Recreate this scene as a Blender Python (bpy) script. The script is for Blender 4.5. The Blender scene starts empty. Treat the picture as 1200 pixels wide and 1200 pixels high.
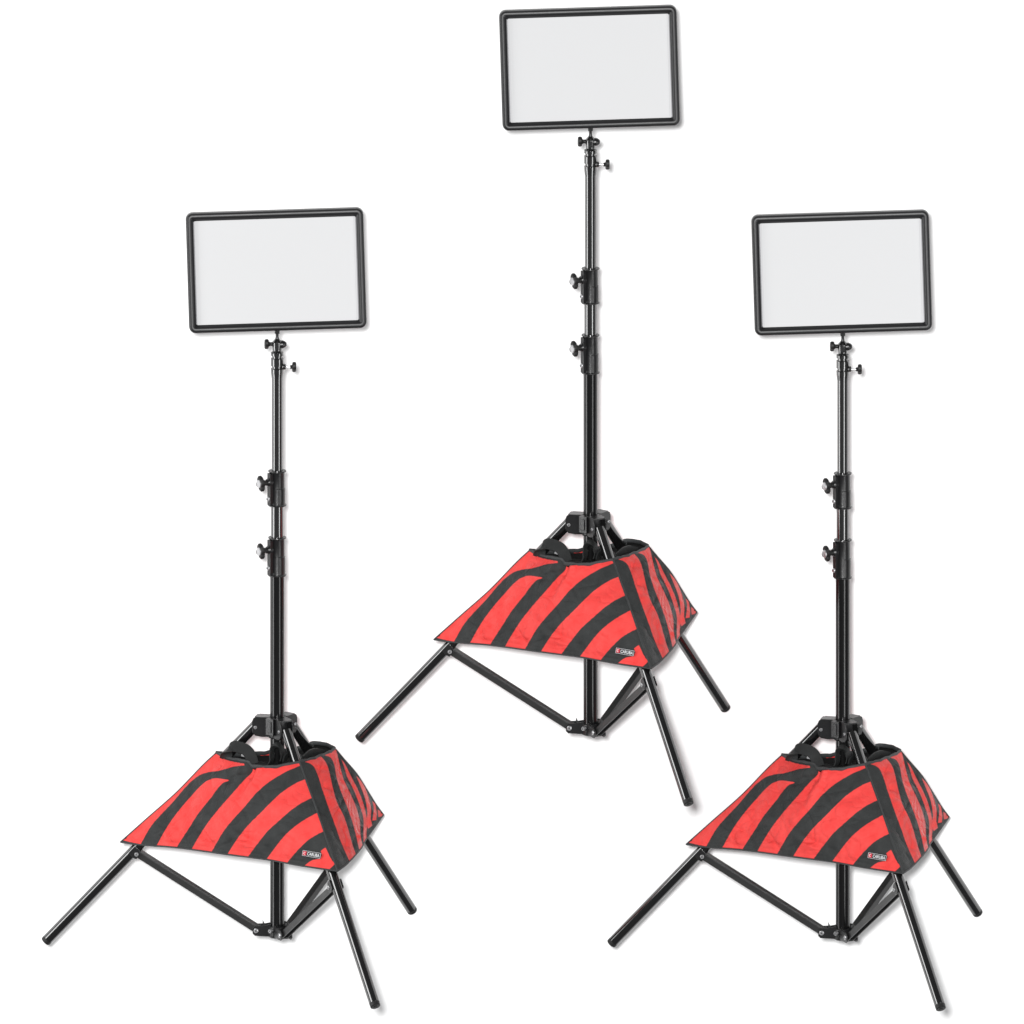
import bpy, math, random
import numpy as np
from mathutils import Vector, Matrix, noise

C = bpy.context.scene.collection
SC = bpy.context.scene
PITCH = math.radians(13.7)
CP, SP = math.cos(PITCH), math.sin(PITCH)
PX = 600.0                      # photograph pixels per metre
BACKDROP_Y = 0.392

# ------------------------------------------------------------------ camera
cd = bpy.data.cameras.new('camera')
cd.type = 'ORTHO'
cd.ortho_scale = 2.0
cd.clip_start = 0.1
cd.clip_end = 100
cam = bpy.data.objects.new('camera', cd)
C.objects.link(cam)
cam.rotation_euler = (math.pi / 2 - PITCH, 0, 0)
cam.location = (0, -8 * CP, 8 * SP)
SC.camera = cam

# ------------------------------------------------------------------ world, lamps, exposure
W = bpy.data.worlds.new('World')
SC.world = W
W.use_nodes = True
W.node_tree.nodes['Background'].inputs[0].default_value = (0.97, 0.985, 1.0, 1)
W.node_tree.nodes['Background'].inputs[1].default_value = 0.09
SC.view_settings.view_transform = 'Standard'
SC.view_settings.look = 'None'
SC.view_settings.exposure = 0.0
SC.view_settings.gamma = 1.0

def aim(o, d):
    o.rotation_euler = Vector(d).to_track_quat('-Z', 'Y').to_euler()

def lamp(name, kind, loc, d, energy, size=None, size_y=None, col=(1, 1, 1)):
    l = bpy.data.lights.new(name, kind)
    l.energy = energy
    l.color = col
    if kind == 'AREA':
        l.shape = 'RECTANGLE'
        l.size = size
        l.size_y = size_y
    if kind == 'SUN':
        l.angle = size
    o = bpy.data.objects.new(name, l)
    C.objects.link(o)
    o.location = loc
    aim(o, d)
    return o

# frontal studio key just above and to the side of the lens: the short soft shadow on the backdrop
VIEW = Vector((0, CP, -SP))
UP = Vector((0, SP, CP))
RIGHT = Vector((1, 0, 0))
lamp('key_light', 'SUN', (0, -5, 3), VIEW + RIGHT * 0.0155 - UP * 0.0155, 3.05, size=math.radians(1.6))
# two tall softboxes, reflected as the two streaks on the tubes
lamp('softbox', 'AREA', (-4.1, -1.5, 0.4), (4.1, 1.5, -0.4), 125, 1.25, 5.0)
lamp('softbox', 'AREA', (2.6, -3.3, -0.4), (-2.6, 3.3, 0.4), 54, 0.85, 3.4)

# ------------------------------------------------------------------ materials
def mat(name, col, rough=0.4, spec=0.5, metal=0.0, rnoise=0.0, bump=0.0, bscale=400.0, coat=0.0, cvar=0.0, cscale=30.0):
    m = bpy.data.materials.new(name)
    m.use_nodes = True
    nt = m.node_tree
    b = nt.nodes['Principled BSDF']
    b.inputs['Base Color'].default_value = (*col, 1)
    b.inputs['Roughness'].default_value = rough
    b.inputs['Specular IOR Level'].default_value = spec
    b.inputs['Metallic'].default_value = metal
    b.inputs['Coat Weight'].default_value = coat
    tc = nt.nodes.new('ShaderNodeTexCoord')
    if rnoise:
        n = nt.nodes.new('ShaderNodeTexNoise')
        n.inputs['Scale'].default_value = 25
        n.inputs['Detail'].default_value = 6
        nt.links.new(tc.outputs['Object'], n.inputs['Vector'])
        mr = nt.nodes.new('ShaderNodeMapRange')
        mr.inputs['To Min'].default_value = rough - rnoise
        mr.inputs['To Max'].default_value = rough + rnoise
        nt.links.new(n.outputs['Fac'], mr.inputs['Value'])
        nt.links.new(mr.outputs['Result'], b.inputs['Roughness'])
    if cvar:
        n = nt.nodes.new('ShaderNodeTexNoise')
        n.inputs['Scale'].default_value = cscale
        n.inputs['Detail'].default_value = 5
        nt.links.new(tc.outputs['Object'], n.inputs['Vector'])
        mx = nt.nodes.new('ShaderNodeMix')
        mx.data_type = 'RGBA'
        mx.inputs[6].default_value = tuple(c * (1 - cvar) for c in col) + (1,)
        mx.inputs[7].default_value = tuple(min(1, c * (1 + cvar)) for c in col) + (1,)
        nt.links.new(n.outputs['Fac'], mx.inputs[0])
        nt.links.new(mx.outputs[2], b.inputs['Base Color'])
    if bump:
        n = nt.nodes.new('ShaderNodeTexNoise')
        n.inputs['Scale'].default_value = bscale
        n.inputs['Detail'].default_value = 3
        nt.links.new(tc.outputs['Object'], n.inputs['Vector'])
        bp = nt.nodes.new('ShaderNodeBump')
        bp.inputs['Strength'].default_value = bump
        bp.inputs['Distance'].default_value = 0.001
        nt.links.new(n.outputs['Fac'], bp.inputs['Height'])
        nt.links.new(bp.outputs['Normal'], b.inputs['Normal'])
    return m

M_TUBE = mat('black_tube_paint', (0.005, 0.005, 0.0052), 0.20, 0.5)
M_LEG = mat('black_leg_gloss', (0.006, 0.006, 0.0062), 0.12, 0.6)
M_LEG.node_tree.nodes['Principled BSDF'].inputs['IOR'].default_value = 1.9
M_TUBE2 = mat('black_anodised_tube', (0.010, 0.010, 0.010), 0.16, 0.5)
M_TUBE2.node_tree.nodes['Principled BSDF'].inputs['IOR'].default_value = 2.3
M_CAST = mat('black_cast_metal', (0.009, 0.009, 0.0095), 0.30, 0.55, bump=0.35, bscale=500, rnoise=0.08)
M_RUB = mat('black_rubber', (0.011, 0.011, 0.011), 0.5, 0.35, bump=0.3, bscale=300)
M_CHAN = mat('black_channel_paint', (0.016, 0.016, 0.016), 0.40, 0.5, rnoise=0.08, cvar=0.3)
M_STEEL = mat('bright_steel', (0.50, 0.50, 0.51), 0.3, 0.5, metal=0.7)
M_FRAME = mat('black_panel_plastic', (0.009, 0.009, 0.010), 0.42, 0.5, bump=0.12, bscale=900, rnoise=0.05)
M_RIM_REFL = mat('inner_rim_reflection_grey', (0.40, 0.40, 0.41), 0.35, 0.5)  # reflection on the frame's inner side walls, put in as a lighter colour
M_DIFF = mat('opal_diffuser', (0.478, 0.480, 0.486), 0.42, 0.5)
M_WEB = mat('black_webbing', (0.016, 0.017, 0.017), 0.6, 0.25, bump=0.6, bscale=700, cvar=0.35, cscale=60)
M_BIND = mat('charcoal_binding', (0.030, 0.032, 0.033), 0.6, 0.4, bump=0.6, bscale=900, cvar=0.3, cscale=90)
M_LINING_SHADE = mat('black_lining_with_shade', (0.005, 0.005, 0.005), 0.75, 0.15, bump=0.3)  # near-black, with the shade of the bag's inside put into the colour
M_BACK = mat('white_backdrop', (0.90, 0.90, 0.90), 0.9, 0.1)
M_TAG = mat('tag_black', (0.015, 0.015, 0.017), 0.5, 0.3)
M_WHITE = mat('tag_white', (0.72, 0.73, 0.74), 0.6, 0.3)
M_RED = mat('tag_red', (0.50, 0.03, 0.05), 0.6, 0.3)

def fabric(name, invert=False):
    m = bpy.data.materials.new(name)
    m.use_nodes = True
    nt = m.node_tree
    b = nt.nodes['Principled BSDF']
    L = nt.links.new
    at = nt.nodes.new('ShaderNodeAttribute')
    at.attribute_name = 'stripe'
    tc = nt.nodes.new('ShaderNodeTexCoord')
    # slightly frayed stripe edge
    n0 = nt.nodes.new('ShaderNodeTexNoise')
    n0.inputs['Scale'].default_value = 160
    L(tc.outputs['Object'], n0.inputs['Vector'])
    ad = nt.nodes.new('ShaderNodeMath')
    ad.operation = 'MULTIPLY_ADD'
    ad.inputs[1].default_value = 0.9
    L(n0.outputs['Fac'], ad.inputs[0])
    L(at.outputs['Fac'], ad.inputs[2])
    mr = nt.nodes.new('ShaderNodeMapRange')
    mr.inputs['From Min'].default_value = 0.15
    mr.inputs['From Max'].default_value = 0.75
    L(ad.outputs[0], mr.inputs['Value'])
    # cloth tone variation
    n1 = nt.nodes.new('ShaderNodeTexNoise')
    n1.inputs['Scale'].default_value = 38
    n1.inputs['Detail'].default_value = 6
    L(tc.outputs['Object'], n1.inputs['Vector'])
    def mixc(a, c, f):
        x = nt.nodes.new('ShaderNodeMix')
        x.data_type = 'RGBA'
        for k, v in ((6, a), (7, c)):
            if isinstance(v, tuple):
                x.inputs[k].default_value = (*v, 1)
            else:
                L(v, x.inputs[k])
        L(f, x.inputs[0])
        return x.outputs[2]
    red = mixc((0.64, 0.030, 0.029), (0.80, 0.088, 0.080), n1.outputs['Fac'])
    blk = mixc((0.019, 0.0205, 0.0205), (0.048, 0.050, 0.050), n1.outputs['Fac'])
    L(mixc(blk, red, mr.outputs['Result']), b.inputs['Base Color'])
    rr = nt.nodes.new('ShaderNodeMapRange')
    rr.inputs['To Min'].default_value = 0.55
    rr.inputs['To Max'].default_value = 0.40
    L(mr.outputs['Result'], rr.inputs['Value'])
    n4 = nt.nodes.new('ShaderNodeTexNoise')
    n4.inputs['Scale'].default_value = 17
    n4.inputs['Detail'].default_value = 4
    L(tc.outputs['Object'], n4.inputs['Vector'])
    r4 = nt.nodes.new('ShaderNodeMapRange')
    r4.inputs['From Min'].default_value = 0.35
    r4.inputs['From Max'].default_value = 0.65
    r4.inputs['To Min'].default_value = -0.13
    r4.inputs['To Max'].default_value = 0.13
    L(n4.outputs['Fac'], r4.inputs['Value'])
    ra = nt.nodes.new('ShaderNodeMath')
    L(rr.outputs['Result'], ra.inputs[0])
    L(r4.outputs['Result'], ra.inputs[1])
    L(ra.outputs[0], b.inputs['Roughness'])
    b.inputs['Specular IOR Level'].default_value = 0.17
    b.inputs['IOR'].default_value = 1.32
    b.inputs['Sheen Weight'].default_value = 0.0
    b.inputs['Sheen Roughness'].default_value = 0.5
    # weave + small creases
    n2 = nt.nodes.new('ShaderNodeTexNoise')
    n2.inputs['Scale'].default_value = 900
    L(tc.outputs['Object'], n2.inputs['Vector'])
    n3 = nt.nodes.new('ShaderNodeTexNoise')
    n3.inputs['Scale'].default_value = 45
    n3.inputs['Detail'].default_value = 8
    n3.inputs['Roughness'].default_value = 0.65
    n3.inputs['Distortion'].default_value = 0.6
    L(tc.outputs['Object'], n3.inputs['Vector'])
    b1 = nt.nodes.new('ShaderNodeBump')
    b1.inputs['Strength'].default_value = 0.25
    b1.inputs['Distance'].default_value = 0.0006
    L(n2.outputs['Fac'], b1.inputs['Height'])
    b2 = nt.nodes.new('ShaderNodeBump')
    b2.inputs['Strength'].default_value = 0.85
    b2.inputs['Distance'].default_value = 0.004
    L(n3.outputs['Fac'], b2.inputs['Height'])
    L(b1.outputs['Normal'], b2.inputs['Normal'])
    L(b2.outputs['Normal'], b.inputs['Normal'])
    return m

M_FAB = fabric('striped_nylon')

# ------------------------------------------------------------------ mesh helpers
class MB:
    def __init__(s):
        s.v, s.f, s.sm, s.mi = [], [], [], []

    def add(s, vs, fs, smooth=True, mi=0):
        o = len(s.v)
        s.v += [tuple(x) for x in vs]
        for f in fs:
            s.f.append(tuple(i + o for i in f))
            s.sm.append(smooth)
            s.mi.append(mi)

    def revolve(s, p, axis, prof, seg=32, mi=0, flat=False, rfun=None):
        """prof: (distance along axis, radius); a repeated point makes a hard edge"""
        axis = Vector(axis).normalized()
        a = axis.orthogonal().normalized()
        b = axis.cross(a)
        p = Vector(p)
        for k in range(len(prof) - 1):
            (h0, r0), (h1, r1) = prof[k], prof[k + 1]
            vs = []
            for h, r in ((h0, r0), (h1, r1)):
                for i in range(seg):
                    t = 2 * math.pi * i / seg
                    q = r * (rfun(t) if rfun else 1)
                    vs.append(p + axis * h + (a * math.cos(t) + b * math.sin(t)) * q)
            s.add(vs, [(i, (i + 1) % seg, seg + (i + 1) % seg, seg + i) for i in range(seg)], not flat and abs(h1 - h0) > 1e-7, mi)
        for (h, r), rev in ((prof[0], True), (prof[-1], False)):
            if r > 1e-6:
                vs = [p + axis * h + (a * math.cos(2 * math.pi * i / seg) + b * math.sin(2 * math.pi * i / seg)) * r * (rfun(2 * math.pi * i / seg) if rfun else 1) for i in range(seg)]
                s.add(vs, [tuple(range(seg))[::-1] if rev else tuple(range(seg))], False, mi)

    def tube(s, p0, p1, r, seg=32, bev=0.0008, mi=0):
        p0, p1 = Vector(p0), Vector(p1)
        l = (p1 - p0).length
        s.revolve(p0, p1 - p0, [(0, r - bev), (bev, r), (l - bev, r), (l, r - bev)], seg, mi)

    def box(s, c, ax, ay, az, hx, hy, hz, mi=0):
        c = Vector(c)
        ax, ay, az = Vector(ax).normalized() * hx, Vector(ay).normalized() * hy, Vector(az).normalized() * hz
        vs = [c + ax * i + ay * j + az * k for i in (-1, 1) for j in (-1, 1) for k in (-1, 1)]
        s.add(vs, [(0, 1, 3, 2), (4, 6, 7, 5), (0, 4, 5, 1), (2, 3, 7, 6), (0, 2, 6, 4), (1, 5, 7, 3)], False, mi)

    def extrude(s, pts, n, mi=0):
        """pts: 3D outline; extruded by the vector n"""
        n = Vector(n)
        k = len(pts)
        vs = [Vector(p) for p in pts] + [Vector(p) + n for p in pts]
        s.add(vs, [tuple(range(k))[::-1], tuple(range(k, 2 * k))] + [(i, (i + 1) % k, k + (i + 1) % k, k + i) for i in range(k)], False, mi)

    def path(s, pts, r, seg=8, mi=0, flat=(1, 1), ref=None):
        pts = [Vector(p) for p in pts]
        rings = []
        ref = Vector(ref) if ref else Vector((0, 0, 1))
        for i, p in enumerate(pts):
            t = (pts[min(i + 1, len(pts) - 1)] - pts[max(i - 1, 0)]).normalized()
            a = (ref - t * ref.dot(t))
            a = a.normalized() if a.length > 1e-4 else t.orthogonal().normalized()
            b = t.cross(a)
            rings.append([p + a * math.cos(2 * math.pi * k / seg) * r * flat[0] + b * math.sin(2 * math.pi * k / seg) * r * flat[1] for k in range(seg)])
        vs = [q for rg in rings for q in rg]
        fs = [(i * seg + k, i * seg + (k + 1) % seg, (i + 1) * seg + (k + 1) % seg, (i + 1) * seg + k) for i in range(len(pts) - 1) for k in range(seg)]
        s.add(vs, fs, True, mi)
        s.add(rings[0], [tuple(range(seg))[::-1]], False, mi)
        s.add(rings[-1], [tuple(range(seg))], False, mi)

    def build(s, name, mats, parent=None, bevel=0.0):
        me = bpy.data.meshes.new(name)
        me.from_pydata(s.v, [], s.f)
        for m in (mats if isinstance(mats, (list, tuple)) else [mats]):
            me.materials.append(m)
        me.polygons.foreach_set('use_smooth', s.sm)
        me.polygons.foreach_set('material_index', s.mi)
        me.update()
        o = bpy.data.objects.new(name, me)
        C.objects.link(o)
        if parent:
            o.parent = parent
        if bevel:
            import bmesh
            bm = bmesh.new()
            bm.from_mesh(me)
            bmesh.ops.remove_doubles(bm, verts=bm.verts, dist=1e-6)
            bmesh.ops.recalc_face_normals(bm, faces=bm.faces)
            ed = [e for e in bm.edges if len(e.link_faces) == 2 and e.calc_face_angle(0) > 0.5]
            bmesh.ops.bevel(bm, geom=ed, offset=bevel, segments=2, affect='EDGES', profile=0.6, clamp_overlap=True)
            bm.to_mesh(me)
            bm.free()
        return o

def thing(name, label, cat, group, loc):
    o = bpy.data.objects.new(name, None)
    C.objects.link(o)
    o.location = loc
    o.empty_display_size = 0.1
    o['label'], o['category'], o['group'] = label, cat, group
    return o

def P(px, py, Y):
    """a point of the middle stand, from its place in the photograph and its depth, relative to the stand's foot"""
    return Vector(((px - 692) / PX, Y, ((883 - py) / PX - Y * SP) / CP))

def proj(v):
    return 692 + v[0] * PX, 883 - (v[2] * CP + v[1] * SP) * PX

def world_at(px, py):
    """the point of the plane y = 0 that the camera shows at this pixel of the photograph"""
    x = (px - 600) / PX
    zc = (600 - py) / PX
    return Vector((x, 0, zc / CP))

# ------------------------------------------------------------------ backdrop
mb = MB()
mb.add([(-7, BACKDROP_Y, -5), (7, BACKDROP_Y, -5), (7, BACKDROP_Y, 6), (-7, BACKDROP_Y, 6)], [(0, 1, 2, 3)], False)
bk = mb.build('backdrop', M_BACK)
bk['kind'] = 'structure'
bk['label'] = 'plain white studio backdrop behind the stands'

# ------------------------------------------------------------------ light stand
def Z(py):
    return (883 - py) / PX / CP

def screw(center, d, r, h, name, parent, m=M_STEEL):
    b = MB()
    b.revolve(center, d, [(0, r), (h * 0.55, r), (h, r * 0.7)], 20)
    # cross slot
    b2 = b
    d = Vector(d).normalized()
    a = d.orthogonal().normalized()
    b2.box(Vector(center) + d * h, a, d.cross(a), d, r * 0.55, r * 0.1, 0.0002, 1)
    b2.box(Vector(center) + d * h, d.cross(a), a, d, r * 0.55, r * 0.1, 0.00023, 1)
    return b.build(name, [m, M_RUB], parent)

def star_knob(base, d, stem, R, th, parent, lobes=4, cap=True, rot=0.0):
    d = Vector(d).normalized()
    b = MB()
    b.revolve(base, d, [(0, R * 0.34), (stem * 0.55, R * 0.30), (stem, R * 0.48)], 20)
    f = lambda t: 0.62 + 0.38 * (0.5 + 0.5 * math.cos(lobes * (t + rot))) ** 0.7
    b.revolve(Vector(base) + d * (stem - 0.0005), d, [(0, R * 0.86), (th * 0.25, R), (th * 0.75, R), (th, R * 0.86)], 48, rfun=f)
    k = b.build('knob', M_RUB, parent)
    if cap:
        c = MB()
        c.revolve(Vector(base) + d * (stem + th - 0.001), d, [(0, R * 0.52), (0.0022, R * 0.48), (0.003, R * 0.24)], 28)
        c.build('knob_cap', M_STEEL, parent)
    return k

FOOT = [Vector((-0.4517, 0.1055, 0)), Vector((0.1917, -0.429, 0)), Vector((0.2633, 0.359, 0))]
PIV = [Vector((-0.0417, 0.010, 0.462)), Vector((0.0175, -0.039, 0.462)), Vector((0.0254, 0.0345, 0.462))]
LEG_R = 0.0104

def make_stand():
    t = thing('light_stand', '', 'light stand', 'black tripod light stands', (0, 0, 0))
    # telescoping tubes
    for (py0, py1, r, m) in ((850, 436, 0.0139, M_TUBE), (440, 354, 0.0122, M_TUBE2), (358, 196, 0.0108, M_TUBE2)):
        b = MB()
        b.tube((0, 0, Z(py0)), (0, 0, Z(py1)), r, 48)
        b.build('tube', m, t)
    # clamping collars
    for (y0, y1) in ((437, 392), (355, 314)):
        z0, z1 = Z(y0), Z(y1)
        h = z1 - z0
        b = MB()
        R = 0.0158
        b.revolve((0, 0, z0), (0, 0, 1), [(0, R + .0022), (.0022, R + .0024), (.0032, R), (.0032, R), (h * .5, R), (h * .5, R), (h * .5 + .0012, R - .0012), (h - .0032, R - .0012), (h - .0032, R - .0012), (h - .002, R + .002), (h, R + .0018)], 48)
        d = Vector((-0.80, -0.60, 0)).normalized()
        n = Vector((0, 0, 1)).cross(d)
        b.box(d * 0.0165 + Vector((0, 0, z0 + h / 2)), d, n, (0, 0, 1), 0.0042, 0.0048, h / 2 - .0032)
        b.box(d * 0.0190 + n * 0.0062 + Vector((0, 0, z0 + h * .52)), d, n, (0, 0, 1), 0.0035, 0.0012, h / 2 - .006)
        c = b.build('collar', M_CAST, t, bevel=0.0004)
        zk = z0 + h * 0.70
        b = MB()
        b.revolve(d * 0.016 + Vector((0, 0, zk)), d, [(0, .0092), (.006, .0084), (.010, .0062)], 24)
        b.build('boss', M_CAST, c)
        star_knob(d * 0.022 + Vector((0, 0, zk)), Vector((-0.88, -0.47, -0.03)), 0.012, 0.0158, 0.0085, c, rot=0.5)
        screw(d * 0.0205 + Vector((0, 0, z0 + h * 0.23)), Vector((-0.7, -0.7, 0)), 0.0045, 0.004, 'screw', c)
    # top spigot receiver with rings
    z = Z
    b = MB()
    prof = [(z(205), .0112), (z(199), .0124), (z(194.5), .0126), (z(194.5), .0126), (z(193.7), .0104), (z(191.3), .0104), (z(191.0), .0126), (z(191.0), .0126), (z(182.5), .0126), (z(182.5), .0126),
            (z(181.8), .0102), (z(179.3), .0102), (z(179), .0126), (z(179), .0126), (z(175.8), .0124), (z(175.3), .0112)]
    b.revolve((0, 0, 0), (0, 0, 1), prof, 48)
    b.revolve((0.0115, 0, Z(192.5)), (1, 0, 0), [(0, .0062), (.0045, .0058), (.0055, .0045)], 24)
    rc = b.build('receiver', M_TUBE2, t)
    b = MB()
    b.revolve((0.017, 0, Z(192.8)), (1, 0, 0), [(0, .0021), (.0115, .0021)], 16)
    b.build('thumbscrew_shaft', M_STEEL, rc)
    star_knob((0.0255, 0, Z(192.8)), (1, 0.05, 0), 0.0045, 0.0125, 0.0075, rc, lobes=2, cap=False, rot=math.pi / 2 - .1)
    # tilting head
    b = MB()
    b.revolve((0, 0, 0), (0, 0, 1), [(Z(176), .0078), (Z(173), .0092), (Z(166), .0102), (Z(163.5), .0098), (Z(161), .0062), (Z(159.5), .0040)], 36, mi=1)
    b.revolve((0, 0, Z(160.5)), (0, 0, 1), [(0, .0040), (.006, .0030), (.011, .0030)], 24)
    b.revolve((0.006, 0, Z(166.5)), (1, -.1, .12), [(0, .0082), (.006, .0078), (.010, .0058), (.0125, .0030)], 24)
    b.box((0, -0.0092, Z(168)), (1, 0, 0), (0, 1, 0), (0, 0, 1), .0034, .0016, .0060)
    hd = b.build('tilt_head', [M_CAST, M_TUBE2], t)
    star_knob((-0.0088, 0, Z(165.8)), (-1, -0.08, 0), 0.0085, 0.0122, 0.0078, hd, lobes=2, cap=False, rot=math.pi / 2 + .1)
    # leg crown
    b = MB()
    b.revolve((0, 0, 0), (0, 0, 1), [(.440, .0170), (.442, .0185), (.479, .0185), (.481, .0170)], 40)
    for pv in PIV:
        d = Vector((pv.x, pv.y, 0)).normalized()
        n = Vector((0, 0, 1)).cross(d)
        for s in (-1, 1):
            pts = []
            for (r, zz) in ((.012, .443), (.028, .442), (.041, .444), (.0465, .450), (.0475, .472), (.0445, .479), (.038, .482), (.012, .482)):
                pts.append(d * r + n * (s * .0128 - .0015) + Vector((0, 0, zz)))
            b.extrude(pts, n * .003)
        b.box(d * .028 + Vector((0, 0, .4803)), d, n, (0, 0, 1), .0145, .0115, .0016)
        b.box(d * .021 + Vector((0, 0, .464)), d, n, (0, 0, 1), .0035, .0112, .018)
    # the clamp screw housing on the side that faces the gap between two legs
    g = Vector((-0.55, -0.835, 0)).normalized()
    gn = Vector((0, 0, 1)).cross(g)
    b.box(g * .0215 + Vector((0, 0, .465)), g, gn, (0, 0, 1), .006, .009, .0165)
    b.box(g * .0262 + Vector((0, 0, .465)), g, gn, (0, 0, 1), .0030, .0045, .0110)
    crown = b.build('leg_crown', M_CAST, t, bevel=0.0007)
    for pv in PIV:
        d = Vector((pv.x, pv.y, 0)).normalized()
        n = Vector((0, 0, 1)).cross(d)
        for s in (-1, 1):
            screw(d * .0402 + n * (s * .0140) + Vector((0, 0, .4605)), n * s, .0033, .0024, 'bolt', crown)
    # legs
    for i in range(3):
        a, f = PIV[i], FOOT[i]
        u = (a - f).normalized()
        b = MB()
        f0 = f + u * 0.006 + Vector((0, 0, LEG_R * 0.4))
        b.tube(f0, a, LEG_R, 40)
        lg = b.build('leg', M_LEG, t)
        b = MB()
        b.revolve(f0 - u * 0.008, u, [(0, LEG_R * 0.82), (.0012, LEG_R * .97), (.0085, LEG_R * .99)], 36)
        b.revolve(f0 - u * 0.0095, u, [(0, LEG_R * 0.30), (.002, LEG_R * .5)], 18)
        b.build('foot_plug', M_RUB, lg)
    # lower spreader hub
    b = MB()
    b.revolve((0, 0, 0), (0, 0, 1), [(.038, .0150), (.040, .0172), (.060, .0172), (.062, .0155)], 40)
    JT = (0.574, 0.556, 0.565)
    for i in range(3):
        d = Vector((FOOT[i].x, FOOT[i].y, 0)).normalized()
        n = Vector((0, 0, 1)).cross(d)
        for s in (-1, 1):
            pts = [d * r + n * (s * .0108 - .00125) + Vector((0, 0, zz)) for (r, zz) in ((.010, .041), (.042, .041), (.0465, .045), (.0465, .056), (.043, .0605), (.026, .062), (.010, .066))]
            b.extrude(pts, n * .0025)
        b.box(d * .022 + Vector((0, 0, .0425)), d, n, (0, 0, 1), .010, .0095, .0016)
    # small locking fin standing on the hub
    b.extrude([(-.0285, -.004, .062), (-.0225, -.004, .062), (-.0285, -.004, .074)], (0, .0025, 0))
    b.extrude([(.017, -.006, .060), (.024, -.006, .060), (.021, -.006, .072)], (0, .0025, 0))
    hub = b.build('spreader_hub', M_CAST, t, bevel=0.0005)
    for i in range(3):
        d = Vector((FOOT[i].x, FOOT[i].y, 0)).normalized()
        n = Vector((0, 0, 1)).cross(d)
        for s in (-1, 1):
            screw(d * .0395 + n * (s * .0121) + Vector((0, 0, .0515)), n * s, .0046, .0022, 'bolt', hub)
    screw((-.0125, -.0125, .0535), (-.45, -.9, 0), .0044, .006, 'bolt', hub)
    # channel-section braces
    for i in range(3):
        d = Vector((FOOT[i].x, FOOT[i].y, 0)).normalized()
        n = Vector((0, 0, 1)).cross(d)
        p0 = d * .0385 + Vector((0, 0, .0515))
        leg_u = (FOOT[i] - PIV[i])
        j = PIV[i] + leg_u * JT[i]
        dn = (leg_u.normalized().cross(n)).normalized()
        if dn.z > 0:
            dn = -dn
        p1 = j + dn * (0.0075, 0.0135, 0.003)[i]
        u = (p1 - p0).normalized()
        w = u.cross(n).normalized()
        if w.z > 0:
            w = -w           # open side faces down and outward
        b = MB()
        L = (p1 - p0).length
        mid = (p0 + p1) / 2
        hw, dp, th = (.0084, .0071, .0068)[i], (.0062, .0056, .0056)[i], .0010
        b.box(mid - w * dp, u, n, w, L / 2 + .004, hw, th)
        for s in (-1, 1):
            b.box(mid + n * s * (hw - th * 1.0) + w * .0006, u, n, w, L / 2 + .006, th, dp)
        for s in (-1, 1):
            b.box(mid + n * s * (hw * .42) - w * (dp - .0018), u, n, w, L / 2 - .02, .0011, .0011)
        br = b.build('brace', M_CHAN, t, bevel=0.0004)
        # saddle bracket holding the brace to its leg
        b = MB()
        for s in (-1, 1):
            pts = [j + leg_u.normalized() * a2 + n * (s * .0118 - .001) + dn * b2 for (a2, b2) in ((-.010, -.006), (.010, -.006), (.0115, .004), (.008, .0135), (-.004, .0135), (-.010, .006))]
            b.extrude(pts, n * .002)
        sd = b.build('saddle', M_CAST, t, bevel=0.0004)
        for s in (-1, 1):
            screw(j + dn * .0075 + n * s * .0127, n * s, .0040, .0024, 'bolt', sd)
    return t

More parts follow.
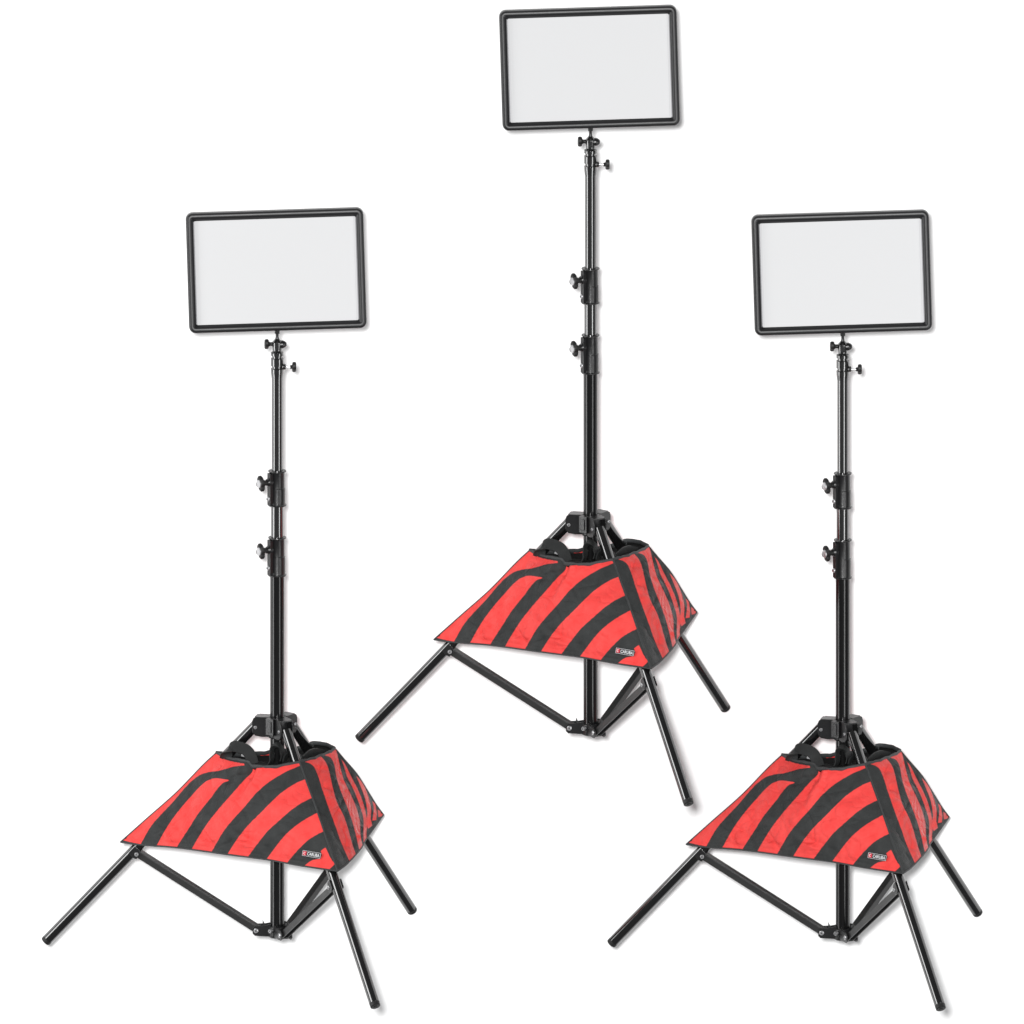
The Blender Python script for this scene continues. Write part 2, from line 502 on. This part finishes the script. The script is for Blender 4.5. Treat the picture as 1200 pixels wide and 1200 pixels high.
# ------------------------------------------------------------------ LED panel
def make_panel():
    t = thing('led_panel_light', '', 'panel light', 'white panel lights on the stands', (0, 0, 0))
    zc = Z(80.8)
    cx = -1.2 / PX
    hw, hh = 0.1735, 0.1180
    D = 0.030
    yf = -0.020
    yaw, roll = math.radians(0.5), math.radians(-1.7)
    R = Matrix.Translation((cx, 0.012, zc)) @ Matrix.Rotation(yaw, 4, 'Z') @ Matrix.Rotation(math.radians(-8), 4, 'X') @ Matrix.Rotation(roll, 4, 'Y')

    def ring(w, y, r0=.0135, n=10):
        r = max(.0022, r0 - w)
        out = []
        for (sx, sz, a0) in ((1, 1, 0), (-1, 1, 90), (-1, -1, 180), (1, -1, 270)):
            ccx, ccz = sx * (hw - w - r), sz * (hh - w - r)
            for k in range(n + 1):
                a = math.radians(a0 + 90 * k / n)
                out.append(R @ Vector((ccx + r * math.cos(a), y, ccz + r * math.sin(a))))
        return out
    prof = [(.0015, yf + D), (.0, yf + D - .002), (0, yf + .0065), (.0006, yf + .0035), (.0022, yf + .0012), (.0045, yf + .0003), (.0070, yf), (.0092, yf + .0004), (.0112, yf + .0016), (.0128, yf + .0034),
            (.0142, yf + .0052), (.0142, yf + .0052), (.0160, yf + .0078)]
    b = MB()
    rings = [ring(w, y) for (w, y) in prof]
    k = len(rings[0])
    for q in range(len(rings) - 1):
        last = q == len(rings) - 2
        for i in range(k):
            j = (i + 1) % k
            vs = [rings[q][i], rings[q + 1][i], rings[q + 1][j], rings[q][j]]
            side = abs((rings[q][i] - rings[q][j]).x) < .01
            b.add(vs, [(0, 1, 2, 3)], True, 1 if last and side and (rings[q][i] - rings[q][j]).length > .05 else 0)  # only the inner side walls get the grey painted as their reflection
    fr = b.build('frame', [M_FRAME, M_RIM_REFL], t)
    import bmesh
    bm = bmesh.new(); bm.from_mesh(fr.data)
    bmesh.ops.remove_doubles(bm, verts=bm.verts, dist=1e-6)
    bmesh.ops.recalc_face_normals(bm, faces=bm.faces)
    for e in bm.edges:
        if len(e.link_faces) == 2 and e.calc_face_angle(0) > 0.9:
            e.smooth = False
    bm.to_mesh(fr.data); bm.free()
    # diffuser sheet
    b = MB()
    rg, rg2 = ring(.0160, yf + .0070), ring(.0160, yf + .0098)
    b.add(rg, [tuple(range(k))], False)
    b.add(rg2, [tuple(range(k))[::-1]], False)
    b.add(rg + rg2, [(i, k + i, k + (i + 1) % k, (i + 1) % k) for i in range(k)], False)
    b.build('diffuser', M_DIFF, t)
    # thin strips along the short sides, grey for the reflection on the inner wall
    for s in (-1, 1):
        b = MB()
        c = R @ Vector((s * (hw - .0160 - .0022), yf + .0060, 0))
        ax, ay, az = R.to_3x3() @ Vector((1, 0, 0)), R.to_3x3() @ Vector((0, 1, 0)), R.to_3x3() @ Vector((0, 0, 1))
        b.box(c, ax, ay, az, .0016, .0010, hh - .0164)
        b.build('edge_reflection_strip', M_RIM_REFL, t)
    # back shell
    b = MB()
    r0, r1, r2 = ring(.0015, yf + D), ring(.004, yf + D + .001), ring(.012, yf + D + .004)
    b.add(r0 + r1, [(i, (i + 1) % k, k + (i + 1) % k, k + i) for i in range(k)], True)
    b.add(r1 + r2, [(i, (i + 1) % k, k + (i + 1) % k, k + i) for i in range(k)], True)
    b.add(r2, [tuple(range(k))], False)
    for s in (-1, 1):
        b.box(R @ Vector((s * .06, yf + D + .010, -.02)), R.to_3x3() @ Vector((1, 0, 0)), R.to_3x3() @ Vector((0, 1, 0)), R.to_3x3() @ Vector((0, 0, 1)), .030, .0065, .045)
    b.build('back_shell', M_FRAME, t)
    # threaded mounting foot under the frame
    b = MB()
    zb = Z(151.2)
    b.revolve((0, 0, Z(154.2)), (0, 0, 1), [(0, .0026), (.0012, .0046), (Z(150) - Z(154.2), .0050)], 24)
    b.build('mounting_foot', M_RUB, t)
    return t

# ------------------------------------------------------------------ sandbag
RED_FRONT = [
    # the panel's first red field, beside the far seam
    [(500, 745), (532, 752), (544, 730), (557, 716), (570, 702.5), (587, 682), (600, 671), (612.5, 667), (621, 666.5), (629, 664.5), (641, 660.8), (654, 659.6), (653, 657.5), (640, 655.4), (631, 653), (625, 648), (620, 643), (617, 646), (604, 660), (588, 676), (575, 690), (551, 711), (522, 738), (512, 746)],
    [(532, 762), (550, 755), (565, 728), (580, 708.5), (591, 696), (600, 686), (608.8, 677.8), (618.8, 674.3), (628, 675.5), (637, 677), (628, 680), (622.5, 686.3), (612.5, 700), (600, 715), (587.5, 735), (574, 755.5), (570, 764), (546, 762)],
    [(592, 757), (600, 743.8), (610, 727.5), (625, 708.8), (641, 691), (653.8, 676), (662.5, 668.8), (664, 663), (676, 662.5), (690, 659), (704, 655), (718, 650), (728, 655), (718, 660.6), (706, 665), (690, 673.8), (677.5, 682.5), (665, 694.2), (654.5, 707.5), (643.8, 718.8), (628.8, 736.5), (615.6, 760), (610, 770), (588, 766)],
    [(629, 772), (634, 763), (646, 744.5), (657.5, 730), (670, 718), (683.8, 703.8), (697.5, 691), (712.5, 681), (723, 676.5), (734, 672), (744, 694), (730, 698.8), (720, 703.8), (707.5, 712.5), (695, 723.8), (681, 736), (670, 750), (658, 766), (652, 776)],
    [(674, 778), (680, 769), (690, 755.5), (700, 742.5), (712.5, 731), (725, 722.8), (736, 716.5), (750, 710), (758, 732), (744, 738), (736, 742), (726, 748.8), (715, 760), (704, 773), (696, 784)],
    [(717, 784), (723.5, 777.3), (732.5, 770.5), (742.5, 769), (744.5, 764.5), (743, 760), (748.5, 755.5), (752, 763), (756, 771), (760, 775), (751, 783), (746, 789)],
]
RED_SIDE = [
    [(724.5, 655.5), (730.5, 657), (735.5, 661), (740.3, 672.5), (745.3, 689), (752.5, 710), (759.6, 728.4), (766.7, 749.6), (776.6, 771.6), (781, 782), (790, 776), (784.4, 765.2), (779.4, 749.6), (775.2, 734), (769.5, 717), (762.4, 704.3), (758.9, 693), (755.3, 677.4), (751.8, 661.8), (747.5, 653.3), (740, 646), (728, 648)],
    [(745.4, 647.7), (751, 648.4), (755.5, 651), (758.9, 657.6), (761.7, 674.6), (766.7, 690.2), (773.7, 707.2), (780.8, 727), (785, 744), (788.6, 759.6), (791, 768), (797, 764), (792.2, 753.9), (789.3, 741.1), (789.3, 724.2), (783.7, 705.7), (776.6, 690.2), (769.5, 676), (765.2, 659), (762.4, 646.2), (760, 638), (750, 638)],
    [(766.7, 652), (770.9, 661.8), (773.7, 673.2), (780.8, 685.9), (787.2, 701.5), (793.6, 721.3), (793.2, 735.5), (793.0, 745), (794, 754), (800, 750), (796, 743.5), (797.6, 729.8), (796.4, 717), (791.4, 698.7), (785, 684.5), (778, 671.7), (771.5, 657.6)],
    [(784.5, 671.5), (790.0, 684.5), (795.6, 698.7), (798.2, 715.7), (796.0, 724.2), (798.5, 734), (803.5, 730.1), (801.2, 721.3), (802.6, 710), (798.4, 694.4), (792.6, 680.2)],
    [(803.6, 701.5), (805.6, 710), (803.6, 724.5), (808, 723.7), (809, 715.7), (806.9, 704.3)],
    [(809.9, 711.5), (816, 715.0), (818, 718), (810.6, 720.5)],
]
RED_BACK_IN = [[(730.5, 638.5), (736, 636.2), (747, 635.6), (753.5, 637.5), (748, 641.2), (741, 643.6), (733, 643.2)], [(671, 646.8), (677, 644), (684, 643.5), (685, 647.5)]]

def sdist(pts, polys):
    """signed distance (positive inside) of the points to the union of polygons"""
    best = np.full(len(pts), -1e9)
    x, y = pts[:, 0], pts[:, 1]
    for poly in polys:
        p = np.array(poly, float)
        # round the traced outline a little (Chaikin)
        for _ in range(2):
            new = []
            for i in range(len(p)):
                a, c, e = p[i - 1], p[i], p[(i + 1) % len(p)]
                d1, d2 = c - a, e - c
                if d1 @ d2 > .78 * np.linalg.norm(d1) * np.linalg.norm(d2):
                    new += [c - d1 * .22, c + d2 * .22]
                else:
                    new.append(c)
            p = np.array(new)
        q = np.roll(p, -1, 0)
        d = np.full(len(pts), 1e9)
        ins = np.zeros(len(pts), bool)
        for a, b in zip(p, q):
            ab = b - a
            t = np.clip(((x - a[0]) * ab[0] + (y - a[1]) * ab[1]) / max(1e-9, ab @ ab), 0, 1)
            d = np.minimum(d, np.hypot(x - a[0] - t * ab[0], y - a[1] - t * ab[1]))
            c = (a[1] > y) != (b[1] > y)
            if b[1] != a[1]:
                ins ^= c & (x < (b[0] - a[0]) * (y - a[1]) / (b[1] - a[1]) + a[0])
        best = np.maximum(best, np.where(ins, d, -d))
    return best

def curve(pts, n):
    """n points along a smooth open curve through pts (centripetal Catmull-Rom, even spacing)"""
    p = [Vector(q) for q in pts]
    p = [p[0] * 2 - p[1]] + p + [p[-1] * 2 - p[-2]]
    out = []
    for i in range(1, len(p) - 2):
        for k in range(24):
            t = k / 24
            a, b, c, d = p[i - 1], p[i], p[i + 1], p[i + 2]
            out.append(0.5 * ((2 * b) + (c - a) * t + (2 * a - 5 * b + 4 * c - d) * t * t + (3 * b - a - 3 * c + d) * t ** 3))
    out.append(p[-2])
    L = [0]
    for i in range(1, len(out)):
        L.append(L[-1] + (out[i] - out[i - 1]).length)
    res, j = [], 0
    for k in range(n):
        s = L[-1] * k / (n - 1)
        while j < len(L) - 2 and L[j + 1] < s:
            j += 1
        f = (s - L[j]) / max(1e-9, L[j + 1] - L[j])
        res.append(out[j].lerp(out[j + 1], min(1, max(0, f))))
    return res

# seams and edges of the bag (each runs top to bottom, or from one seam to the next)
SEAM_A = [P(620, 645.5, .028), P(604, 660.5, .034), P(574, 691.5, .046), P(540, 721.5, .058), P(508.5, 749.5, .0716)]
SEAM_B = [P(718.5, 656.5, -.097), P(727, 680, -.128), P(742, 722, -.190), P(753, 755, -.232), P(763, 783.5, -.265)]
SEAM_C = [P(760, 640, .062), P(770, 652, .080), P(785, 669.5, .118), P(798, 690, .165), P(808, 706, .21), P(816.5, 717.5, .25)]
TOP_AB = [SEAM_A[0], P(628, 648.5, .010), P(640, 652.5, -.020), P(657, 656.0, -.062), P(664, 660.5, -.080), P(682, 662.0, -.100), P(702, 659.5, -.104), SEAM_B[0]]
TOP_BC = [SEAM_B[0], P(726, 654.0, -.082), P(739, 650.5, -.045), P(750, 646.0, .005), SEAM_C[0]]
TOP_CA = [SEAM_C[0], P(748, 634.8, .085), P(733, 633.8, .098), P(716, 640, .098), P(694, 643.5, .088), P(672, 645.5, .070), P(648, 646.5, .052), SEAM_A[0]]
BOT_AB = [SEAM_A[-1], P(530, 752.5, .035), P(575, 756.0, -.02), P(634, 764.0, -.115), P(680, 770.0, -.175), P(722, 777.5, -.225), SEAM_B[-1]]
BOT_BC = [SEAM_B[-1], P(774, 775, -.20), P(789, 758.5, -.08), P(797, 745, .06), SEAM_C[-1]]
BOT_CA = [SEAM_C[-1], P(740, 712, .235), P(660, 722, .19), P(580, 736, .125), SEAM_A[-1]]

def bag_panel(top, bot, sa, sb, nu, nv, bulge, wr, seed, reds, inner_reds=None, thick=.010, crease=None):
    T, B = curve(top, nu), curve(bot, nu)
    A, E = curve(sa, nv), curve(sb, nv)
    G = [[None] * nu for _ in range(nv)]
    for j in range(nv):
        v = j / (nv - 1)
        for i in range(nu):
            u = i / (nu - 1)
            G[j][i] = (T[i] * (1 - v) + B[i] * v + A[j] * (1 - u) + E[j] * u
                       - (T[0] * (1 - u) * (1 - v) + T[-1] * u * (1 - v) + B[0] * (1 - u) * v + B[-1] * u * v))
    N = (B[nu // 2] - T[nu // 2]).cross(E[nv // 2] - A[nv // 2]).normalized()
    c = (T[nu // 2] + B[nu // 2]) / 2
    if N.dot(Vector((c.x, c.y, 0))) < 0:
        N = -N
    for j in range(nv):
        v = j / (nv - 1)
        for i in range(nu):
            u = i / (nu - 1)
            e = min(1, 7 * u, 7 * (1 - u)) * min(1, 10 * v, 10 * (1 - v))
            q = G[j][i]
            k = bulge * (math.sin(math.pi * u) ** .7) * (math.sin(math.pi * v ** .9) ** .8)
            w = noise.noise(Vector((q.x * 9 + seed, q.z * 9, q.y * 9)))
            f = noise.noise(Vector(((q.x - q.z) * 38, (q.x + q.z) * 11 + seed, 3)))
            h = noise.noise(Vector((q.x * 60, q.z * 60 + seed, q.y * 60)))
            c1 = 1 - abs(noise.noise(Vector((q.x * 22 + q.z * 9, q.z * 13 - q.x * 6, seed * 2)))) * 3.2
            c2 = 1 - abs(noise.noise(Vector((q.x * 34 - q.z * 20, q.z * 40 + seed, q.y * 20)))) * 3.2
            k -= e * wr * (1.35 * max(0, c1) ** 5 + .8 * max(0, c2) ** 4)
            k -= .0011 * math.exp(-((v - .955) / .010) ** 2)
            k += e * (wr * 2.6 * w + wr * 1.0 * f + wr * .4 * h)
            # slack fold just above the hem
            k += e * wr * 2.2 * math.exp(-((v - .90 - .03 * math.sin(9 * u)) / .045) ** 2) * (0.4 + 0.6 * math.sin(u * 31 + seed))
            if crease:
                px, py = proj(q)
                for (x0, y0, x1, y1, wd, am) in crease:
                    dx, dy = x1 - x0, y1 - y0
                    t = max(0, min(1, ((px - x0) * dx + (py - y0) * dy) / (dx * dx + dy * dy)))
                    dd = math.hypot(px - x0 - t * dx, py - y0 - t * dy)
                    k += am * math.exp(-(dd / wd) ** 2) * (1 - .6 * t)
            G[j][i] = q + N * k
    flat = [G[j][i] for j in range(nv) for i in range(nu)]
    arr = np.array([proj(q) for q in flat])
    if reds is not None:
        st = sdist(arr, reds)
    else:
        st = np.array([7 * math.sin((i / (nu - 1)) * 26 + (j / (nv - 1)) * 9) for j in range(nv) for i in range(nu)])
    st_in = sdist(arr, inner_reds) if inner_reds else np.full(len(flat), -20.0)
    # padded sheet: outer face, inner face, rim
    inner = []
    for j in range(nv):
        for i in range(nu):
            u, v = i / (nu - 1), j / (nv - 1)
            e = (min(1, 9 * u, 9 * (1 - u)) * min(1, 7 * v, 7 * (1 - v))) ** .5
            inner.append(G[j][i] - N * (.0012 + (thick - .0012) * e))
    n = len(flat)
    fs, mi = [], []
    flip = (G[1][0] - G[0][0]).cross(G[0][1] - G[0][0]).dot(N) < 0
    for j in range(nv - 1):
        for i in range(nu - 1):
            a = j * nu + i
            f = (a, a + nu, a + nu + 1, a + 1)
            if flip:
                f = f[::-1]
            fs.append(f); mi.append(0)
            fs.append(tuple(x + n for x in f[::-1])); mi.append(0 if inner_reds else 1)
    loop = [i for i in range(nu)] + [j * nu + nu - 1 for j in range(1, nv)] + [(nv - 1) * nu + i for i in range(nu - 2, -1, -1)] + [j * nu for j in range(nv - 2, 0, -1)]
    for k in range(len(loop)):
        a, b = loop[k], loop[(k + 1) % len(loop)]
        f = (a, b, b + n, a + n)
        fs.append(f if flip else f[::-1]); mi.append(0)
    me = bpy.data.meshes.new('panel')
    me.from_pydata([tuple(q) for q in flat + inner], [], fs)
    me.polygons.foreach_set('use_smooth', [True] * len(fs))
    me.materials.append(M_FAB)
    me.materials.append(M_LINING_SHADE)
    me.polygons.foreach_set('material_index', mi)
    at = me.attributes.new('stripe', 'FLOAT', 'POINT')
    at.data.foreach_set('value', np.concatenate([st, st_in]).astype(np.float32))
    me.update()
    o = bpy.data.objects.new('panel', me)
    C.objects.link(o)
    return o, G, N

def ribbon(mb, pts, width_dirs, hw, th, mi=0):
    """a webbing strap: centre line, side direction and half width"""
    n = len(pts)
    vs = []
    for i in range(n):
        p = Vector(pts[i])
        w = Vector(width_dirs[i] if isinstance(width_dirs, list) else width_dirs).normalized()
        t = (Vector(pts[min(i + 1, n - 1)]) - Vector(pts[max(i - 1, 0)])).normalized()
        w = (w - t * w.dot(t)).normalized()
        nn = t.cross(w).normalized()
        vs += [p - w * hw - nn * th, p + w * hw - nn * th, p + w * hw + nn * th, p - w * hw + nn * th]
    fs = [(i * 4 + k, i * 4 + (k + 1) % 4, i * 4 + 4 + (k + 1) % 4, i * 4 + 4 + k) for i in range(n - 1) for k in range(4)]
    fs += [(0, 3, 2, 1), (4 * n - 4, 4 * n - 3, 4 * n - 2, 4 * n - 1)]
    mb.add(vs, fs, False, mi)

def glyph_mesh(text, size):
    cu = bpy.data.curves.new('txt', 'FONT')
    cu.body = text
    cu.size = size
    cu.align_x = 'LEFT'
    cu.offset = size * 0.006
    cu.resolution_u = 3
    o = bpy.data.objects.new('txt', cu)
    C.objects.link(o)
    bpy.context.view_layer.update()
    dg = bpy.context.evaluated_depsgraph_get()
    me = bpy.data.meshes.new_from_object(o.evaluated_get(dg))
    bpy.data.objects.remove(o)
    return me

def make_bag():
    t = thing('sandbag', '', 'sandbag', 'striped sandbags draped over the stand legs', (0, 0, 0))
    crease = [(664, 662, 652, 700, 3.5, -.011), (673, 664, 660, 700, 3.5, .006), (625, 668, 662, 664, 5, .006), (640, 680, 660, 671, 3.5, -.006),
              (655, 659, 648, 676, 3, .006), (604, 742, 618, 751, 4.5, -.008), (650, 742, 668, 751, 5, -.008), (703, 744, 717, 752, 4.5, -.006), (556, 744, 568, 750, 3.5, -.006),
              (690, 700, 716, 690, 4, -.003), (640, 722, 662, 700, 4, .003)]
    crease2 = [(745, 686, 764, 692, 3.5, -.007), (750, 702, 764, 714, 4, .006), (766, 680, 776, 700, 3, .005), (750, 730, 776, 738, 5, -.005), (784, 700, 796, 712, 3.5, -.005), (736, 664, 752, 668, 3, -.005), (742, 712, 752, 722, 3, -.006)]
    o1, G1, N1 = bag_panel(TOP_AB, BOT_AB, SEAM_A, SEAM_B, 220, 130, .016, .0023, 1.3, RED_FRONT, crease=crease)
    o2, G2, N2 = bag_panel(TOP_BC, BOT_BC, SEAM_B, SEAM_C, 150, 130, .010, .0034, 7.7, RED_SIDE, crease=crease2)
    o3, G3, N3 = bag_panel(TOP_CA, BOT_CA, SEAM_C, SEAM_A, 150, 60, .012, .0018, 4.1, None, RED_BACK_IN)
    for o in (o1, o2, o3):
        o.parent = t
    # bindings and piping
    b = MB()
    for c in (TOP_AB, TOP_BC, TOP_CA):
        pts = curve(c, 90)
        pts = [p + Vector((noise.noise(p * 55) * .0016, noise.noise(p * 48 + Vector((5, 0, 0))) * .0025, noise.noise(p * 70) * .0018)) for p in pts]
        b.path(pts, .0034, 8, flat=(1.25, .5))
    b.build('binding', M_BIND, t)
    for s in (SEAM_A, SEAM_B, SEAM_C):
        b = MB()
        b.path(curve(s, 50), .0019 if s is SEAM_B else .0015, 8)
        b.build('piping', M_BIND, t)
    b = MB()
    for c in (BOT_AB, BOT_BC, BOT_CA):
        b.path(curve(c, 70), .0017, 6)
    b.build('hem', M_BIND, t)
    # carrying straps: a loop over the far leg, a loop by the pole, folded webbing beside the near leg
    arch = curve([P(631, 653, .0), P(634, 643, -.006), P(640, 637.5, -.010), P(648, 638.5, -.014), P(656, 642, -.017), P(661, 649, -.022), P(663.5, 658, -.030)], 40)
    wd = [Vector((.95, -.3, .1)).lerp(Vector((.35, .5, .8)), min(1, k / 13)).lerp(Vector((.85, .2, .5)), max(0, (k - 20) / 19)) for k in range(40)]
    b = MB()
    ribbon(b, arch, wd, .0115, .0010)
    b.build('strap', M_WEB, t)
    b = MB()
    arch = curve([P(682, 661, -.085), P(685, 654, -.078), P(686, 646, -.072), P(687, 640, -.066), P(692, 637.5, -.060), P(697, 641, -.056), P(699, 648, -.058), P(697, 656, -.062)], 40)
    ribbon(b, arch, Vector((0.35, 1, .1)), .0130, .0009)
    b.build('strap', M_WEB, t)
    b = MB()
    arch = curve([P(700, 660, -.08), P(703, 650, -.062), P(709, 645, -.05), P(716, 648, -.045), P(722, 656, -.05)], 30)
    ribbon(b, arch, Vector((0.3, 1, 0)), .012, .0012)
    arch = curve([P(722, 652, -.06), P(730, 645, -.03), P(738, 643, 0), P(747, 645, .02)], 30)
    ribbon(b, arch, Vector((.2, .3, 1)), .006, .0014)
    b.build('strap', M_WEB, t)
    # crumpled black cloth gathered across the opening, the shade inside put into its colour
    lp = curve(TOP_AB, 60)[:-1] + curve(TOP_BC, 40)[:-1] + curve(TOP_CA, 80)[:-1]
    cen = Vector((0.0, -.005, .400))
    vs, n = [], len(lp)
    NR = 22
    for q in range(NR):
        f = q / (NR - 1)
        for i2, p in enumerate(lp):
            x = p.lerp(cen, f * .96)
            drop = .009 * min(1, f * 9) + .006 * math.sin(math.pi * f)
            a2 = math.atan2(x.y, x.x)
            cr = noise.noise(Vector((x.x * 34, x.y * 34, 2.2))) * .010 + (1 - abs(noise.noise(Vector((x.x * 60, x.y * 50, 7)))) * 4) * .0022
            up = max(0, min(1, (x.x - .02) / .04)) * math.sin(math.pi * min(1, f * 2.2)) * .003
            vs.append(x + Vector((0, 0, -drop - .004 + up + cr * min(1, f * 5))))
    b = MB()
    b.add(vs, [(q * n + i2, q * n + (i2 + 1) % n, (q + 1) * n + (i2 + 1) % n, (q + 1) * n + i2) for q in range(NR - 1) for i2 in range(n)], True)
    b.build('shade_lining', M_LINING_SHADE, t)
    b = MB()
    bc = P(653.5, 648.5, -.012)
    b.box(bc, (1, -.1, -.25), (0, 1, 0), (.25, 0, 1), .0062, .002, .0017)
    b.build('buckle', M_STEEL, t)
    b = MB()
    ring_c = P(730.5, 636.5, .085)
    pts = [ring_c + Vector((math.cos(a) * .006, 0.002 * math.sin(a), math.sin(a) * .0042)) for a in [2 * math.pi * k / 24 for k in range(25)]]
    b.path(pts, .0011, 6, ref=(0, 1, 0))
    b.build('ring', M_BIND, t)
    # sewn tag with its wordmark
    flat = [q for row in G1 for q in row]
    pj = np.array([proj(q) for q in flat])
    def near(x, y):
        return flat[int(np.argmin((pj[:, 0] - x) ** 2 + (pj[:, 1] - y) ** 2))]
    a, e = near(723, 763), near(743, 765.8)
    ax = (e - a).normalized()
    upv = (near(733.6, 757) - near(732, 769)).normalized()
    nz = ax.cross(upv).normalized()
    if nz.dot(N1) < 0:
        nz = -nz
    upv = nz.cross(ax).normalized()
    if upv.z < 0:
        upv = -upv
    ctr = near(733.2, 764.2) + nz * .0022
    w2, h2 = .0200, .0056
    b = MB()
    b.box(ctr, ax, upv, nz, w2, h2, .0008)
    tg = b.build('tag', M_TAG, t, bevel=0.0002)
    b = MB()
    for s in (-1, 1):
        b.box(ctr + nz * .0010 + upv * s * (h2 - .0006), ax, upv, nz, w2 - .0006, .00022, .0002)
        b.box(ctr + nz * .0010 + ax * s * (w2 - .0006), ax, upv, nz, .00022, h2 - .0006, .0002)
    b.build('tag_border', M_WHITE, tg)
    # red square emblem with a white ring open to one side
    b = MB()
    ec = ctr - ax * .0148 + nz * .0011
    b.box(ec, ax, upv, nz, .0036, .0040, .0003)
    b.build('emblem', M_RED, tg)
    b = MB()
    pts = [ec + nz * .0005 + ax * math.cos(q) * .0019 + upv * math.sin(q) * .0021 for q in [math.radians(50 + 260 * k / 18) for k in range(19)]]
    b.path(pts, .0005, 6, ref=nz)
    b.build('emblem_mark', M_WHITE, tg)
    me = glyph_mesh('CARUBA', .0088)
    co = np.array([v.co[:] for v in me.vertices])
    x0, x1 = co[:, 0].min(), co[:, 0].max()
    y0, y1 = co[:, 1].min(), co[:, 1].max()
    sx, sy = .0268 / (x1 - x0), .0062 / (y1 - y0)
    org = ctr - ax * .0092 - upv * .0031 + nz * .0012
    for v in me.vertices:
        v.co = org + ax * (v.co.x - x0) * sx + upv * (v.co.y - y0) * sy
    me.materials.clear()
    me.materials.append(M_WHITE)
    o = bpy.data.objects.new('wordmark', me)
    C.objects.link(o)
    o.parent = tg
    return t

# ------------------------------------------------------------------ place the three sets
stand, panel, bag = make_stand(), make_panel(), make_bag()

def dup(root, loc):
    r = root.copy()
    C.objects.link(r)
    r.location = loc
    for ch in list(root.children):
        c = ch.copy()
        C.objects.link(c)
        c.parent = r
        for g in list(ch.children):
            d = g.copy()
            C.objects.link(d)
            d.parent = c
    return r

SPOTS = [((692.0, 883.0), 'highest'), ((324.8, 1120.3), 'leftmost'), ((987.6, 1123.0), 'rightmost')]
LAB = {
    'highest': ('black tripod light stand placed highest of the three, between the other two stands',
                'white LED panel with black frame on the highest stand, topmost of three panels',
                'red and black striped sandbag over the legs of the highest, middle stand'),
    'leftmost': ('leftmost of the three black tripod light stands, standing lower than the middle one',
                 'white LED panel with black frame on the leftmost of the three stands',
                 'red and black striped sandbag over the legs of the leftmost stand'),
    'rightmost': ('rightmost of the three black tripod light stands, standing lower than the middle one',
                  'white LED panel with black frame on the rightmost of the three stands',
                  'red and black striped sandbag over the legs of the rightmost stand'),
}
for k, ((px, py), which) in enumerate(SPOTS):
    loc = world_at(px, py)
    for q, src in enumerate((stand, panel, bag)):
        if k == 0:
            continue
        o = dup(src, loc)
        o['label'] = LAB[which][q]
for q, src in enumerate((stand, panel, bag)):
    src.location = world_at(*SPOTS[0][0])
    src['label'] = LAB['highest'][q]
